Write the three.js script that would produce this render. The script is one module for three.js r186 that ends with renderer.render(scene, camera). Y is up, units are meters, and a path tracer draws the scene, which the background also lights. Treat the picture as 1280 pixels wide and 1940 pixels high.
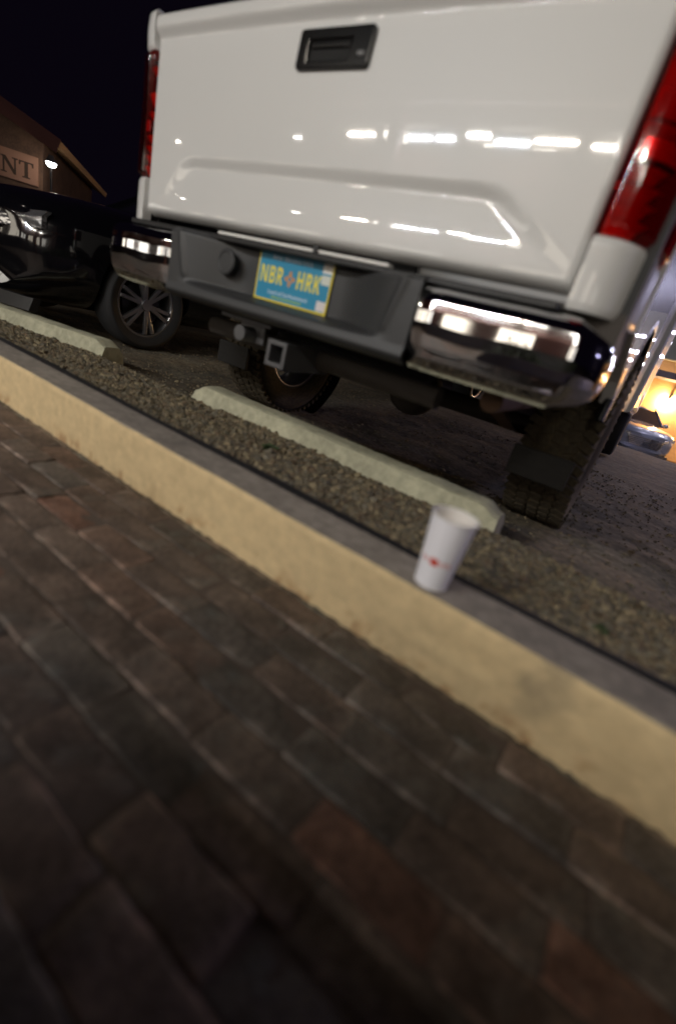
import * as THREE from 'three';
import { RectAreaLightUniformsLib } from 'three/addons/lights/RectAreaLightUniformsLib.js';
import { mergeGeometries, toCreasedNormals } from 'three/addons/utils/BufferGeometryUtils.js';
import { RoundedBoxGeometry } from 'three/addons/geometries/RoundedBoxGeometry.js';
import { Brush, Evaluator, SUBTRACTION } from 'three-bvh-csg';

// ---------------------------------------------------------------- camera, sky, moon, exposure
// metres; y = 0 is the top of the brick pavement; x runs along the kerb, the truck points to -z
const scene = new THREE.Scene();
const camera = new THREE.PerspectiveCamera(97.37, 675 / 1024, 0.02, 400);
camera.rotation.order = 'YXZ';
camera.position.set(1.047, 0.616, 1.212);
camera.rotation.set(THREE.MathUtils.degToRad(-22.234), THREE.MathUtils.degToRad(28.941), THREE.MathUtils.degToRad(15.582));
camera.focus = 4.5;
camera.userData.fStop = 0.9;

const renderer = new THREE.WebGLRenderer({ antialias: true });
renderer.toneMapping = THREE.LinearToneMapping;
renderer.toneMappingExposure = 1.38;
renderer.shadowMap.enabled = true;
RectAreaLightUniformsLib.init();

{ // a black night sky with a trace of violet town glow, even all round
  const w = 16, h = 8, d = new Float32Array(w * h * 4);
  for (let i = 0; i < w * h; i++) d.set([0.0016, 0.0010, 0.0026, 1], i * 4);
  const sky = new THREE.DataTexture(d, w, h, THREE.RGBAFormat, THREE.FloatType);
  sky.mapping = THREE.EquirectangularReflectionMapping; sky.magFilter = THREE.LinearFilter; sky.needsUpdate = true;
  scene.background = sky; scene.environment = sky;
}
const moon = new THREE.DirectionalLight(0xfff4e6, 0.006);
moon.name = 'moon'; moon.position.set(-6, 14, 9); moon.castShadow = true; moon.shadow.radius = 4;
moon.shadow.camera.left = moon.shadow.camera.bottom = -12; moon.shadow.camera.right = moon.shadow.camera.top = 12;
scene.add(moon);

// ---------------------------------------------------------------- helpers
let seed = 77;
const rnd = () => { seed = (seed + 0x6d2b79f5) | 0; let t = Math.imul(seed ^ (seed >>> 15), 1 | seed); t = (t + Math.imul(t ^ (t >>> 7), 61 | t)) ^ t; return ((t ^ (t >>> 14)) >>> 0) / 4294967296; };
const rr = (a, b) => a + (b - a) * rnd();
const clamp = (x, a = 0, b = 1) => Math.min(b, Math.max(a, x));
const sm = (a, b, x) => { const t = clamp((x - a) / (b - a)); return t * t * (3 - 2 * t); };
const lerp = (a, b, t) => a + (b - a) * t;
function table(xs, ys, x) {
  if (x <= xs[0]) return ys[0];
  for (let i = 1; i < xs.length; i++) if (x <= xs[i]) return lerp(ys[i - 1], ys[i], (x - xs[i - 1]) / (xs[i] - xs[i - 1]));
  return ys[ys.length - 1];
}
function hash(ix, iy, s) { let h = Math.imul(ix, 374761393) ^ Math.imul(iy, 668265263) ^ Math.imul(s, 2246822519); h = Math.imul(h ^ (h >>> 13), 1274126177); return ((h ^ (h >>> 16)) >>> 0) / 4294967296; }
function vnoise(x, y, s, p) { // tileable value noise, period p
  const ix = Math.floor(x), iy = Math.floor(y), fx = x - ix, fy = y - iy, u = fx * fx * (3 - 2 * fx), w = fy * fy * (3 - 2 * fy);
  const m = (a) => ((a % p) + p) % p, g = (a, b) => hash(m(a), m(b), s);
  return lerp(lerp(g(ix, iy), g(ix + 1, iy), u), lerp(g(ix, iy + 1), g(ix + 1, iy + 1), u), w);
}
function fbm(u, v, f, oct, s) { let a = 0, amp = 0.5, n = 0; for (let i = 0; i < oct; i++) { a += amp * vnoise(u * f, v * f, s + i, f); n += amp; amp *= 0.55; f *= 2; } return a / n; }
function tex(size, fn, srgb, repeat) { // fn(u, v) -> [r, g, b] 0..1
  const d = new Uint8Array(size * size * 4);
  for (let y = 0; y < size; y++) for (let x = 0; x < size; x++) {
    const c = fn((x + 0.5) / size, (y + 0.5) / size), o = (y * size + x) * 4;
    d[o] = 255 * clamp(c[0]); d[o + 1] = 255 * clamp(c[1]); d[o + 2] = 255 * clamp(c[2]); d[o + 3] = 255;
  }
  const t = new THREE.DataTexture(d, size, size); t.wrapS = t.wrapT = THREE.RepeatWrapping; t.magFilter = THREE.LinearFilter; t.minFilter = THREE.LinearMipmapLinearFilter;
  t.generateMipmaps = true; if (srgb) t.colorSpace = THREE.SRGBColorSpace; if (repeat) t.repeat.set(repeat, repeat); t.needsUpdate = true; return t;
}
const lin = (r, g, b) => new THREE.Color().setRGB(r, g, b);
const std = (c, roughness, o = {}) => new THREE.MeshStandardMaterial({ color: c, roughness, ...o });
const phys = (c, roughness, o = {}) => new THREE.MeshPhysicalMaterial({ color: c, roughness, ...o });
const taken = new Map();
function numbered(n) { const k = taken.get(n) || 0; taken.set(n, k + 1); return k ? n + '_' + String(k).padStart(3, '0') : n; }
function shade(m) { m.castShadow = m.receiveShadow = true; return m; }
function thing(name, label, category, p = [0, 0, 0], group) {
  const g = new THREE.Group(); g.name = numbered(name); g.position.set(...p); g.userData = { label, category }; if (group) g.userData.group = group; scene.add(g); return g;
}
function setting(name, label, category, p = [0, 0, 0]) { const g = thing(name, label, category, p); g.userData.kind = 'structure'; return g; }
const worldOf = (g) => { const v = new THREE.Vector3(); for (let o = g; o && o !== scene; o = o.parent) v.add(o.position); return v; };
// geometry is given in world metres and moved into the parent's own axes
function part(parent, name, geo, mat, label) {
  const w = worldOf(parent); geo.translate(-w.x, -w.y, -w.z);
  const m = shade(new THREE.Mesh(geo, mat)); m.name = name; if (label) m.userData.label = label; parent.add(m); return m;
}
function local(parent, name, geo, mat) { const m = shade(new THREE.Mesh(geo, mat)); m.name = name; parent.add(m); return m; }
function metreUV(g, s = 1) { // uv in metres from the dominant axis of each face
  const n = g.index ? g.toNonIndexed() : g; n.computeVertexNormals(); const p = n.attributes.position, uv = new Float32Array(p.count * 2);
  const a = new THREE.Vector3(), b = new THREE.Vector3(), c = new THREE.Vector3();
  for (let i = 0; i < p.count; i += 3) {
    a.fromBufferAttribute(p, i); b.fromBufferAttribute(p, i + 1).sub(a); c.fromBufferAttribute(p, i + 2).sub(a); b.cross(c);
    const ax = Math.abs(b.x), ay = Math.abs(b.y), az = Math.abs(b.z);
    for (let k = 0; k < 3; k++) { a.fromBufferAttribute(p, i + k); const q = ay >= ax && ay >= az ? [a.x, a.z] : az >= ax ? [a.x, a.y] : [a.z, a.y]; uv[(i + k) * 2] = q[0] * s; uv[(i + k) * 2 + 1] = q[1] * s; }
  }
  n.setAttribute('uv', new THREE.BufferAttribute(uv, 2)); return n;
}
function box(x0, x1, y0, y1, z0, z1, r = 0, seg = 2) {
  const w = x1 - x0, h = y1 - y0, d = z1 - z0;
  const g = r > 0 ? new RoundedBoxGeometry(w, h, d, seg, Math.min(r, w / 2.01, h / 2.01, d / 2.01)) : new THREE.BoxGeometry(w, h, d);
  g.translate((x0 + x1) / 2, (y0 + y1) / 2, (z0 + z1) / 2); return g;
}
function strip(gs) { return mergeGeometries(gs.map((g) => { const n = g.index ? g.toNonIndexed() : g; for (const k of Object.keys(n.attributes)) if (!['position', 'normal', 'uv'].includes(k)) n.deleteAttribute(k); return n; })); }
function rod(a, b, r, seg = 10) { const A = new THREE.Vector3(...a), B = new THREE.Vector3(...b), g = new THREE.CylinderGeometry(r, r, A.distanceTo(B), seg); g.applyQuaternion(new THREE.Quaternion().setFromUnitVectors(new THREE.Vector3(0, 1, 0), B.clone().sub(A).normalize())); g.translate(...A.add(B).multiplyScalar(0.5).toArray()); return g; }
function grid(nu, nv, fn) { // one sheet
  const pos = [], uv = [], idx = [];
  for (let j = 0; j <= nv; j++) for (let i = 0; i <= nu; i++) { const p = fn(i / nu, j / nv); pos.push(...p); uv.push(p[0] + p[2], p[1]); }
  for (let j = 0; j < nv; j++) for (let i = 0; i < nu; i++) { const a = j * (nu + 1) + i, b = a + 1, c = a + nu + 1, d = c + 1; idx.push(a, b, d, a, d, c); }
  const g = new THREE.BufferGeometry(); g.setAttribute('position', new THREE.Float32BufferAttribute(pos, 3)); g.setAttribute('uv', new THREE.Float32BufferAttribute(uv, 2)); g.setIndex(idx); g.computeVertexNormals(); return g;
}
function shell(nu, nv, fn, t) { // a sheet with thickness: t(u, v) gives the back point, the rim is closed
  const gs = [grid(nu, nv, fn), grid(nu, nv, (u, v) => t(1 - u, v, fn(1 - u, v)))];
  const rim = (n, e) => grid(n, 1, (u, v) => { const [a, b] = e(u); const f = fn(a, b); return v ? t(a, b, f) : f; });
  gs.push(rim(nu, (u) => [1 - u, 0]), rim(nu, (u) => [u, 1]), rim(nv, (u) => [0, u]), rim(nv, (u) => [1, 1 - u]));
  return mergeGeometries(gs);
}
function prism(pts, depth, axis = 'x', bevel = 0) { // pts in (a, b); extruded along axis, centred
  const s = new THREE.Shape(pts.map((p) => new THREE.Vector2(...p)));
  const g = new THREE.ExtrudeGeometry(s, { depth, bevelEnabled: bevel > 0, bevelThickness: bevel, bevelSize: bevel, bevelOffset: -bevel, bevelSegments: 2, curveSegments: 16 });
  g.translate(0, 0, -depth / 2);
  if (axis === 'x') g.rotateY(-Math.PI / 2); // (a, b) -> z = a, y = b
  return g;
}
function areaLight(parent, name, color, intensity, w, h, at, to) {
  const l = new THREE.RectAreaLight(color, intensity, w, h); l.name = name; const o = worldOf(parent); l.position.set(at[0] - o.x, at[1] - o.y, at[2] - o.z);
  parent.add(l); l.lookAt(...to); return l;
}

// ---------------------------------------------------------------- materials
const grain = tex(256, (u, v) => { const n = fbm(u, v, 16, 4, 3); return [n, n, n]; });
const fine = tex(512, (u, v) => { const n = 0.6 * fbm(u, v, 64, 3, 9) + 0.4 * fbm(u, v, 8, 3, 21); return [n, n, n]; });
const stuccoTex = tex(1024, (u, v) => { // painted stucco, 2 m; mottled, soiled in blotches
  const m = fbm(u, v, 6, 5, 31), f = fbm(u, v, 90, 3, 47), b = 0.6 * sm(0.60, 0.8, fbm(u, v, 5, 4, 77));
  const k = 0.86 + 0.09 * (m - 0.5) + 0.12 * (f - 0.5); return [0.94 * k - 0.06 * b, 0.835 * k - 0.065 * b, 0.645 * k - 0.06 * b];
}, true);
const concreteTex = tex(512, (u, v) => { const k = 0.82 + 0.3 * (fbm(u, v, 7, 5, 11) - 0.5) + 0.26 * (fbm(u, v, 70, 3, 5) - 0.5); return [0.66 * k, 0.62 * k, 0.575 * k]; }, true);
const stopTex = tex(512, (u, v) => { const k = 0.86 + 0.26 * (fbm(u, v, 6, 5, 15) - 0.5) + 0.2 * (fbm(u, v, 60, 3, 25) - 0.5); return [0.80 * k, 0.79 * k, 0.68 * k]; }, true);
const dirtTex = tex(1024, (u, v) => { const k = 0.7 + 0.5 * (fbm(u, v, 5, 6, 61) - 0.5) + 0.5 * (fbm(u, v, 110, 3, 65) - 0.5), w = fbm(u, v, 9, 4, 69) - 0.5; return [(0.60 + 0.06 * w) * k, (0.545) * k, (0.45 - 0.05 * w) * k]; }, true);
const brickTex = tex(512, (u, v) => { const k = 0.78 + 0.5 * (fbm(u, v, 5, 5, 81) - 0.5) + 0.42 * (fbm(u, v, 60, 3, 85) - 0.5), w = 0.25 * sm(0.58, 0.8, fbm(u, v, 8, 4, 88)); return [k + w * 0.3, k + w * 0.5, k + w * 0.6]; }, true);
const paint = phys(lin(0.65, 0.65, 0.638), 0.42, { clearcoat: 1, clearcoatRoughness: 0.03 });
const blackPaint = phys(lin(0.003, 0.003, 0.004), 0.12, { clearcoat: 1, clearcoatRoughness: 0.02 });
const chrome = std(lin(0.62, 0.62, 0.63), 0.05, { metalness: 1 });
const plastic = std(lin(0.032, 0.033, 0.035), 0.5, { bumpMap: fine, bumpScale: 0.0004 });
const darkPlastic = std(lin(0.006, 0.006, 0.007), 0.45);
const glossBlack = std(lin(0.003, 0.003, 0.0035), 0.16);
const rubber = std(lin(0.02, 0.02, 0.021), 0.8);
const mudRubber = std(lin(0.30, 0.28, 0.23), 0.95, { map: dirtTex });
const frameMetal = std(lin(0.05, 0.042, 0.036), 0.8);
const rust = std(lin(0.13, 0.075, 0.045), 0.85);
const greyMetal = std(lin(0.13, 0.13, 0.135), 0.5, { metalness: 0.6 });
const alloy = std(lin(0.36, 0.36, 0.38), 0.3, { metalness: 0.9 });
const darkAlloy = std(lin(0.10, 0.10, 0.105), 0.3, { metalness: 0.9 });
const glassDark = phys(lin(0.008, 0.008, 0.012), 0.04, { clearcoat: 1 });
const lensRed = phys(lin(0.80, 0.020, 0.012), 0.06, { transmission: 1, thickness: 0 });
const reflectorRed = std(lin(0.95, 0.16, 0.06), 0.3, { metalness: 0.6 });
const lampHousing = std(lin(0.32, 0.02, 0.015), 0.35);
const concrete = std(lin(1, 1, 1), 0.9, { map: concreteTex, bumpMap: fine, bumpScale: 0.002 });
const stopMat = std(lin(1, 1, 1), 0.92, { map: stopTex, bumpMap: fine, bumpScale: 0.003 });
const stucco = std(lin(1, 1, 1), 0.93, { map: stuccoTex, bumpMap: fine, bumpScale: 0.002 });
const dirt = std(lin(0.9, 0.9, 0.9), 0.95, { map: dirtTex, bumpMap: grain, bumpScale: 0.01 });
const woodDark = std(lin(0.10, 0.035, 0.025), 0.6);

// ---------------------------------------------------------------- ground: the lot falls away from the kerb
const lotY = (z) => table([-400, -40, -17, -6.5, -0.75, -0.36, -0.2, 0.3], [-8, -1.9, -0.86, 0.02, 0.025, 0.065, 0.13, 0.142], z);
{
  const zs = [-300, -120, -60, -40, -28, -20, -17, -13, -10, -8, -6.5, -5, -4, -3, -2.3]; for (let z = -2; z < 0.301; z += 0.02) zs.push(z); zs.push(0.325, 0.33, 3, 20, 120);
  const xs = [-300, -120, -60, -30, -15, -8, -5]; for (let x = -4; x < 3.01; x += 0.04) xs.push(x); xs.push(5, 8, 15, 30, 60, 120, 300);
  const g = grid(xs.length - 1, zs.length - 1, (u, v) => {
    const x = xs[Math.round(u * (xs.length - 1))], z = zs[Math.round(v * (zs.length - 1))]; if (z > 0.301) return [x, -0.12, z];
    const near = sm(-3, -0.8, z), h = (fbm(x / 4 + 3, z / 4 + 3, 16, 4, 7) - 0.5); return [x, lotY(z) + h * (0.012 + 0.03 * near * sm(0.3, 0.1, z)), z];
  });
  const p = g.attributes.position, uv = g.attributes.uv; for (let i = 0; i < p.count; i++) uv.setXY(i, p.getX(i) / 2, p.getZ(i) / 2);
  const s = setting('parking_lot', 'dirt and gravel parking lot behind the low kerb', 'ground');
  local(s, 'ground', g, dirt);
}
{ // loose gravel: nobody could count it
  const stone = new THREE.IcosahedronGeometry(1, 0); { const p = stone.attributes.position, off = new Map(); for (let i = 0; i < p.count; i++) { const k = [p.getX(i), p.getY(i), p.getZ(i)].map((x) => x.toFixed(3)).join(); if (!off.has(k)) off.set(k, rr(0.7, 1.25)); const f = off.get(k); p.setXYZ(i, p.getX(i) * f, p.getY(i) * f * 0.65, p.getZ(i) * f); } stone.computeVertexNormals(); }
  const N = 34000, m = new THREE.InstancedMesh(stone, std(lin(1, 1, 1), 0.9), N), q = new THREE.Quaternion(), e = new THREE.Euler(), M = new THREE.Matrix4();
  const tones = [[0.20, 0.175, 0.13], [0.15, 0.14, 0.11], [0.25, 0.21, 0.15], [0.11, 0.10, 0.085], [0.19, 0.18, 0.155], [0.30, 0.26, 0.18], [0.16, 0.12, 0.085]];
  for (let i = 0; i < N; i++) {
    const near = i < 26000, x = near ? rr(-2.6, 2.2) : rr(-3.5, 3.5), z = near ? 0.252 - 0.59 * Math.pow(rnd(), 0.9) : rr(-3.2, -0.3);
    const s = (near ? rr(0.004, 0.0095) : rr(0.0035, 0.008)) * (rnd() < 0.07 ? 1.7 : 1), y = lotY(z) + (fbm(x / 4 + 3, z / 4 + 3, 16, 4, 7) - 0.5) * 0.035 + s * 0.2;
    e.set(rr(-0.6, 0.6), rr(0, 6.28), rr(-0.6, 0.6)); M.compose(new THREE.Vector3(x, y, z), q.setFromEuler(e), new THREE.Vector3(s * rr(0.8, 1.4), s * rr(0.7, 1), s)); m.setMatrixAt(i, M);
    const t = tones[Math.floor(rnd() * tones.length)], k = rr(0.75, 1.2); m.setColorAt(i, lin(t[0] * k * 0.92, t[1] * k * 0.86, t[2] * k * 0.74));
  }
  m.name = numbered('gravel'); m.userData = { label: 'loose tan and grey gravel between kerb and wheel stops', category: 'gravel', kind: 'stuff' }; scene.add(shade(m));
}

// ---------------------------------------------------------------- brick pavement
{
  const s = setting('brick_pavement', 'worn brown and red brick pavement in front of the kerb', 'pavement', [0, -0.06, 1]);
  part(s, 'sand_bed', box(-9, 9, -0.09, -0.0045, 0.42, 5.3), std(lin(0.10, 0.075, 0.06), 1));
  const L = 0.2, W = 0.0835, joint = 0.0035, head = 0.0015;
  const tones = [[0.145, 0.098, 0.076], [0.138, 0.099, 0.079], [0.155, 0.10, 0.076], [0.125, 0.102, 0.088], [0.20, 0.105, 0.075], [0.115, 0.094, 0.080], [0.148, 0.106, 0.084], [0.138, 0.102, 0.082], [0.13, 0.092, 0.073], [0.148, 0.104, 0.082], [0.12, 0.096, 0.08], [0.14, 0.10, 0.08]];
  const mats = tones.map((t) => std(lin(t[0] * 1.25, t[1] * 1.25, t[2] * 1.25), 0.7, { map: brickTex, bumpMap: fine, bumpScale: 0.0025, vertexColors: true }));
  const geos = [];
  for (let k = 0; k < 10; k++) { // worn bricks: chamfered, edges chipped a little
    const g = new THREE.BoxGeometry(L - head, 0.05, W - joint, 12, 2, 8), p = g.attributes.position, ou = rnd(), ov = rnd(), hz = (W - joint) / 2, hx = (L - head) / 2;
    for (let i = 0; i < p.count; i++) { // gather the outer rings at the edges and round them over
      let x = p.getX(i), y = p.getY(i), z = p.getZ(i); const jz = Math.round((z / hz + 1) * 4), az = [-1, -0.94, -0.86, -0.4, 0, 0.4, 0.86, 0.94, 1][jz] * hz; z = az;
      if (y > 0.02) y -= 0.0042 * Math.pow(clamp((Math.abs(z) - 0.84 * hz) / (0.16 * hz)), 2) + 0.0025 * sm(0.95, 1, Math.abs(x) / hx); p.setXYZ(i, x, y, z);
    }
    for (let i = 0; i < p.count; i++) { const x = p.getX(i), y = p.getY(i), z = p.getZ(i); const n = (a) => (vnoise(x * 40 + 50 + a * 17 + k * 31, z * 40 + y * 30 + 50, 5 + a, 999) - 0.5); p.setXYZ(i, x + n(1) * 0.004, y + n(2) * 0.0035, z + n(3) * 0.0035); }
    g.computeVertexNormals(); const uv = g.attributes.uv; for (let i = 0; i < p.count; i++) uv.setXY(i, ou + p.getX(i) * 2.2, ov + p.getZ(i) * 2.2 + p.getY(i) * 2.2);
    const col = new Float32Array(p.count * 3); // edge glints painted in: arrises paler in patches, as if catching light
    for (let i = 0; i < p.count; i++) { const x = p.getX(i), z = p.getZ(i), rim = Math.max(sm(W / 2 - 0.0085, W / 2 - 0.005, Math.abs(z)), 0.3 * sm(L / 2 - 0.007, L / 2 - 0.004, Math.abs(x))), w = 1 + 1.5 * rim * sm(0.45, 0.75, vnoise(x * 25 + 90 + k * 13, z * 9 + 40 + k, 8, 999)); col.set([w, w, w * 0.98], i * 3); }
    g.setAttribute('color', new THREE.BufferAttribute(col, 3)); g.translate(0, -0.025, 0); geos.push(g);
  }
  const far = [];
  for (let r = 0; r < 58; r++) {
    const z = 0.4355 + W * (r + 0.5), near = z < 1.3;
    for (let c = -46; c < 46; c++) {
      const x = (c + (r % 2 ? 0.5 : 0) + 0.18 * Math.sin(r * 2.3)) * L; if (Math.abs(x) > 9) continue;
      const one = near && x > -2.0 && x < 1.75, k = Math.floor(rnd() * 10), t = Math.floor(rnd() * mats.length), dy = rr(-0.0035, 0.0030), ax = rr(-0.055, 0.055), az = rr(-0.016, 0.016), ay = rr(-0.012, 0.012), dz = rr(-0.0015, 0.0015);
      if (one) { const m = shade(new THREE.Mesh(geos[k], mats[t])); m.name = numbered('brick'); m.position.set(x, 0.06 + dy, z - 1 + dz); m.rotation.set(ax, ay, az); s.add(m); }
      else { const g = new THREE.BoxGeometry(L - joint, 0.05, W - joint); g.rotateX(ax); g.rotateZ(az); g.translate(x, -0.025 + dy, z); const col = new Float32Array(24 * 3); for (let i = 0; i < 24; i++) col.set(tones[t].map((a) => a * 1.1), i * 3); g.setAttribute('color', new THREE.BufferAttribute(col, 3)); far.push(g); }
    }
  }
  const m = part(s, 'more_bricks', mergeGeometries(far), std(lin(1, 1, 1), 0.7, { vertexColors: true, map: brickTex })); m.userData.kind = 'stuff';
}

// ---------------------------------------------------------------- kerb, edging
{
  const k = thing('kerb_wall', 'long low kerb with tan stucco face and grey concrete top', 'kerb', [0, -0.05, 0.37]);
  const c = new THREE.BoxGeometry(12, 0.233, 0.112, 600, 4, 6); { const p = c.attributes.position; for (let i = 0; i < p.count; i++) { const x = p.getX(i), n = fbm(x / 8 + 3, p.getZ(i) / 8 + 3, 64, 3, 19) - 0.5; if (p.getY(i) > 0.11) p.setY(i, p.getY(i) + n * 0.004); if (p.getZ(i) < -0.05) p.setZ(i, p.getZ(i) + n * 0.008); } }
  c.translate(-1, 0.0655, 0.369); part(k, 'concrete_top', metreUV(c, 0.8), concrete);
  const f = shell(1500, 16, (u, v) => { const x = lerp(-7, 5, u), n = fbm(x / 8 + 5, v / 8 + 5, 48, 4, 29) - 0.5, top = 0.1795 + 0.006 * (fbm(x / 8 + 5, 0.3, 64, 3, 39) - 0.5), y = lerp(-0.04, top, v); return [x, y, 0.4300 + n * 0.004 - 0.005 * sm(0.93, 1, v) + 0.006 * sm(0.2, 0, v) * (0.5 + n)]; }, (u, v, p) => [p[0], p[1], 0.4245]);
  const fg = metreUV(f, 0.5); // drips and splashes: one long run down the face, soil spattered in patches along the foot
  { const p = fg.attributes.position, c = new Float32Array(p.count * 3); for (let q = 0; q < p.count; q++) { const x = p.getX(q), y = p.getY(q), w = fbm(x / 4 + 5, y / 4 + 5, 64, 4, 101), run = sm(0.045, 0.012, Math.abs(x - 1.105 - 0.2 * (y - 0.1) + (w - 0.5) * 0.09)) * sm(0.03, 0.09, y) * (0.4 + 0.6 * w), spat = sm(0.56, 0.70, fbm(x / 4 + 2, y / 4 + 9, 96, 4, 103)) * sm(0.055, 0.012, y + 0.05 * (w - 0.5)); c.set([1 - 0.42 * run - 0.30 * spat, 1 - 0.40 * run - 0.42 * spat, 1 - 0.34 * run - 0.48 * spat], q * 3); } fg.setAttribute('color', new THREE.BufferAttribute(c, 3)); }
  const facing = stucco.clone(); facing.vertexColors = true; part(k, 'stucco_face', fg, facing);
  const so = grid(900, 4, (u, v) => { const x = lerp(-4, 3, u), n = fbm(x / 8 + 2, 0.7, 512, 3, 57) - 0.35; return [x, lerp(0.004 + 0.016 * Math.max(0, n), -0.006, Math.sqrt(v)), lerp(0.4315, 0.4385 + 0.012 * Math.max(0, n), v)]; });
  part(k, 'sand_fillet', so, std(lin(0.20, 0.145, 0.095), 1, { map: brickTex }));
  const wv = (x) => 0.004 * Math.sin(x * 5) + 0.008 * (fbm(x / 8 + 1, 0.1, 64, 3, 49) - 0.5);
  const g = shell(900, 6, (u, v) => { const x = lerp(-7, 5, u), a = Math.PI * v; return [x, 0.165 + 0.016 * Math.sin(a) + wv(x) * 0.3, 0.2835 - 0.0265 * Math.cos(a) - wv(x) * (1 - v)]; }, (u, v, p) => [p[0], 0.09, p[2]]);
  const ed = thing('garden_edging', 'black plastic edging strip between kerb and gravel', 'edging', [0, 0.09, 0.297]); part(ed, 'strip', g, std(lin(0.005, 0.004, 0.006), 0.9));
}

// ---------------------------------------------------------------- wheel stops
function wheelStop(label, cx, cz, len, turn, y) {
  const t = thing('wheel_stop', label, 'wheel stop', [cx, y, cz], 'concrete wheel stops'); t.rotation.y = turn;
  const g = new THREE.BoxGeometry(len, 0.13, 0.16, 90, 8, 8), p = g.attributes.position;
  for (let i = 0; i < p.count; i++) {
    let x = p.getX(i), yy = p.getY(i) + 0.065, z = p.getZ(i); z *= 1 - 0.32 * sm(0.02, 0.13, yy);
    const e = len / 2 - Math.abs(x); yy -= 0.03 * sm(0.06, 0, e) * sm(0.05, 0.13, yy) + 0.012 * sm(0.03, 0.08, Math.abs(z)) * sm(0.1, 0.13, yy); x *= 1 - 0.012 * sm(0.05, 0.13, yy);
    const n = fbm(x / 3 + 4, (z + yy) / 3 + 4 + cx, 32, 4, 91) - 0.5; p.setXYZ(i, x, yy + n * 0.012, z + n * 0.014);
  }
  local(t, 'concrete_bar', toCreasedNormals(metreUV(g, 0.9), 0.7), stopMat);
}
wheelStop('pale concrete wheel stop under the white pickup, behind the paper cup', 0.085, -0.285, 1.47, 0.02, 0.072);
wheelStop('pale concrete wheel stop under the nose of the black car', -2.26, -0.07, 1.75, 0.24, 0.078);

// ---------------------------------------------------------------- paper cup
{
  const c = thing('paper_cup', 'white paper cup with a small red mark, standing on the kerb', 'cup', [0.842, 0.1835, 0.383]);
  const prof = [[0.0325, 0], [0.0335, 0.0], [0.0338, 0.004], [0.0452, 0.150]], P = prof.map((p) => new THREE.Vector2(...p));
  const cv = document.createElement('canvas'); cv.width = 1024; cv.height = 512; const x = cv.getContext('2d'); x.fillStyle = '#eae9f0'; x.fillRect(0, 0, 1024, 512);
  for (let i = 0; i < 2; i++) { // two red word marks with thin rules, front and back
    const ox = 160 + i * 512; x.fillStyle = 'rgba(206,84,70,0.75)'; x.fillRect(ox - 130, 292, 90, 9); x.fillRect(ox - 130, 312, 70, 7); x.fillRect(ox + 42, 292, 95, 9); x.fillRect(ox + 42, 312, 120, 7);
    x.fillStyle = '#c8402f'; x.beginPath(); x.roundRect(ox - 34, 278, 70, 52, 12); x.fill(); x.fillStyle = '#dd6a58'; x.fillRect(ox - 20, 296, 40, 5);
  }
  const wrap = new THREE.CanvasTexture(cv); wrap.colorSpace = THREE.SRGBColorSpace; wrap.wrapS = THREE.RepeatWrapping; wrap.offset.x = 0.15;
  const wallG = grid(64, 12, (u, v) => { const a = -u * Math.PI * 2, r = lerp(0.0336, 0.0452, v); return [r * Math.sin(a), 0.152 * v, r * Math.cos(a)]; }); { const uv = wallG.attributes.uv; for (let i = 0; i < uv.count; i++) uv.setXY(i, 1 - (i % 65) / 64, Math.floor(i / 65) / 12); }
  local(c, 'wall', wallG, std(lin(1, 1, 1), 0.5, { map: wrap }));
  const paper = std(lin(0.78, 0.74, 0.70), 0.6);
  local(c, 'inner_wall', new THREE.LatheGeometry([new THREE.Vector2(0.0001, 0.008), new THREE.Vector2(0.0328, 0.008), new THREE.Vector2(0.0440, 0.151)], 48), paper);
  const rim = new THREE.TorusGeometry(0.0451, 0.0021, 8, 64); rim.rotateX(Math.PI / 2); rim.translate(0, 0.152, 0); local(c, 'rim', rim, std(lin(0.82, 0.80, 0.79), 0.5));
  const foot = new THREE.TorusGeometry(0.0334, 0.0012, 6, 64); foot.rotateX(Math.PI / 2); foot.translate(0, 0.0013, 0); local(c, 'foot_seam', foot, paper);
}

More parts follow.
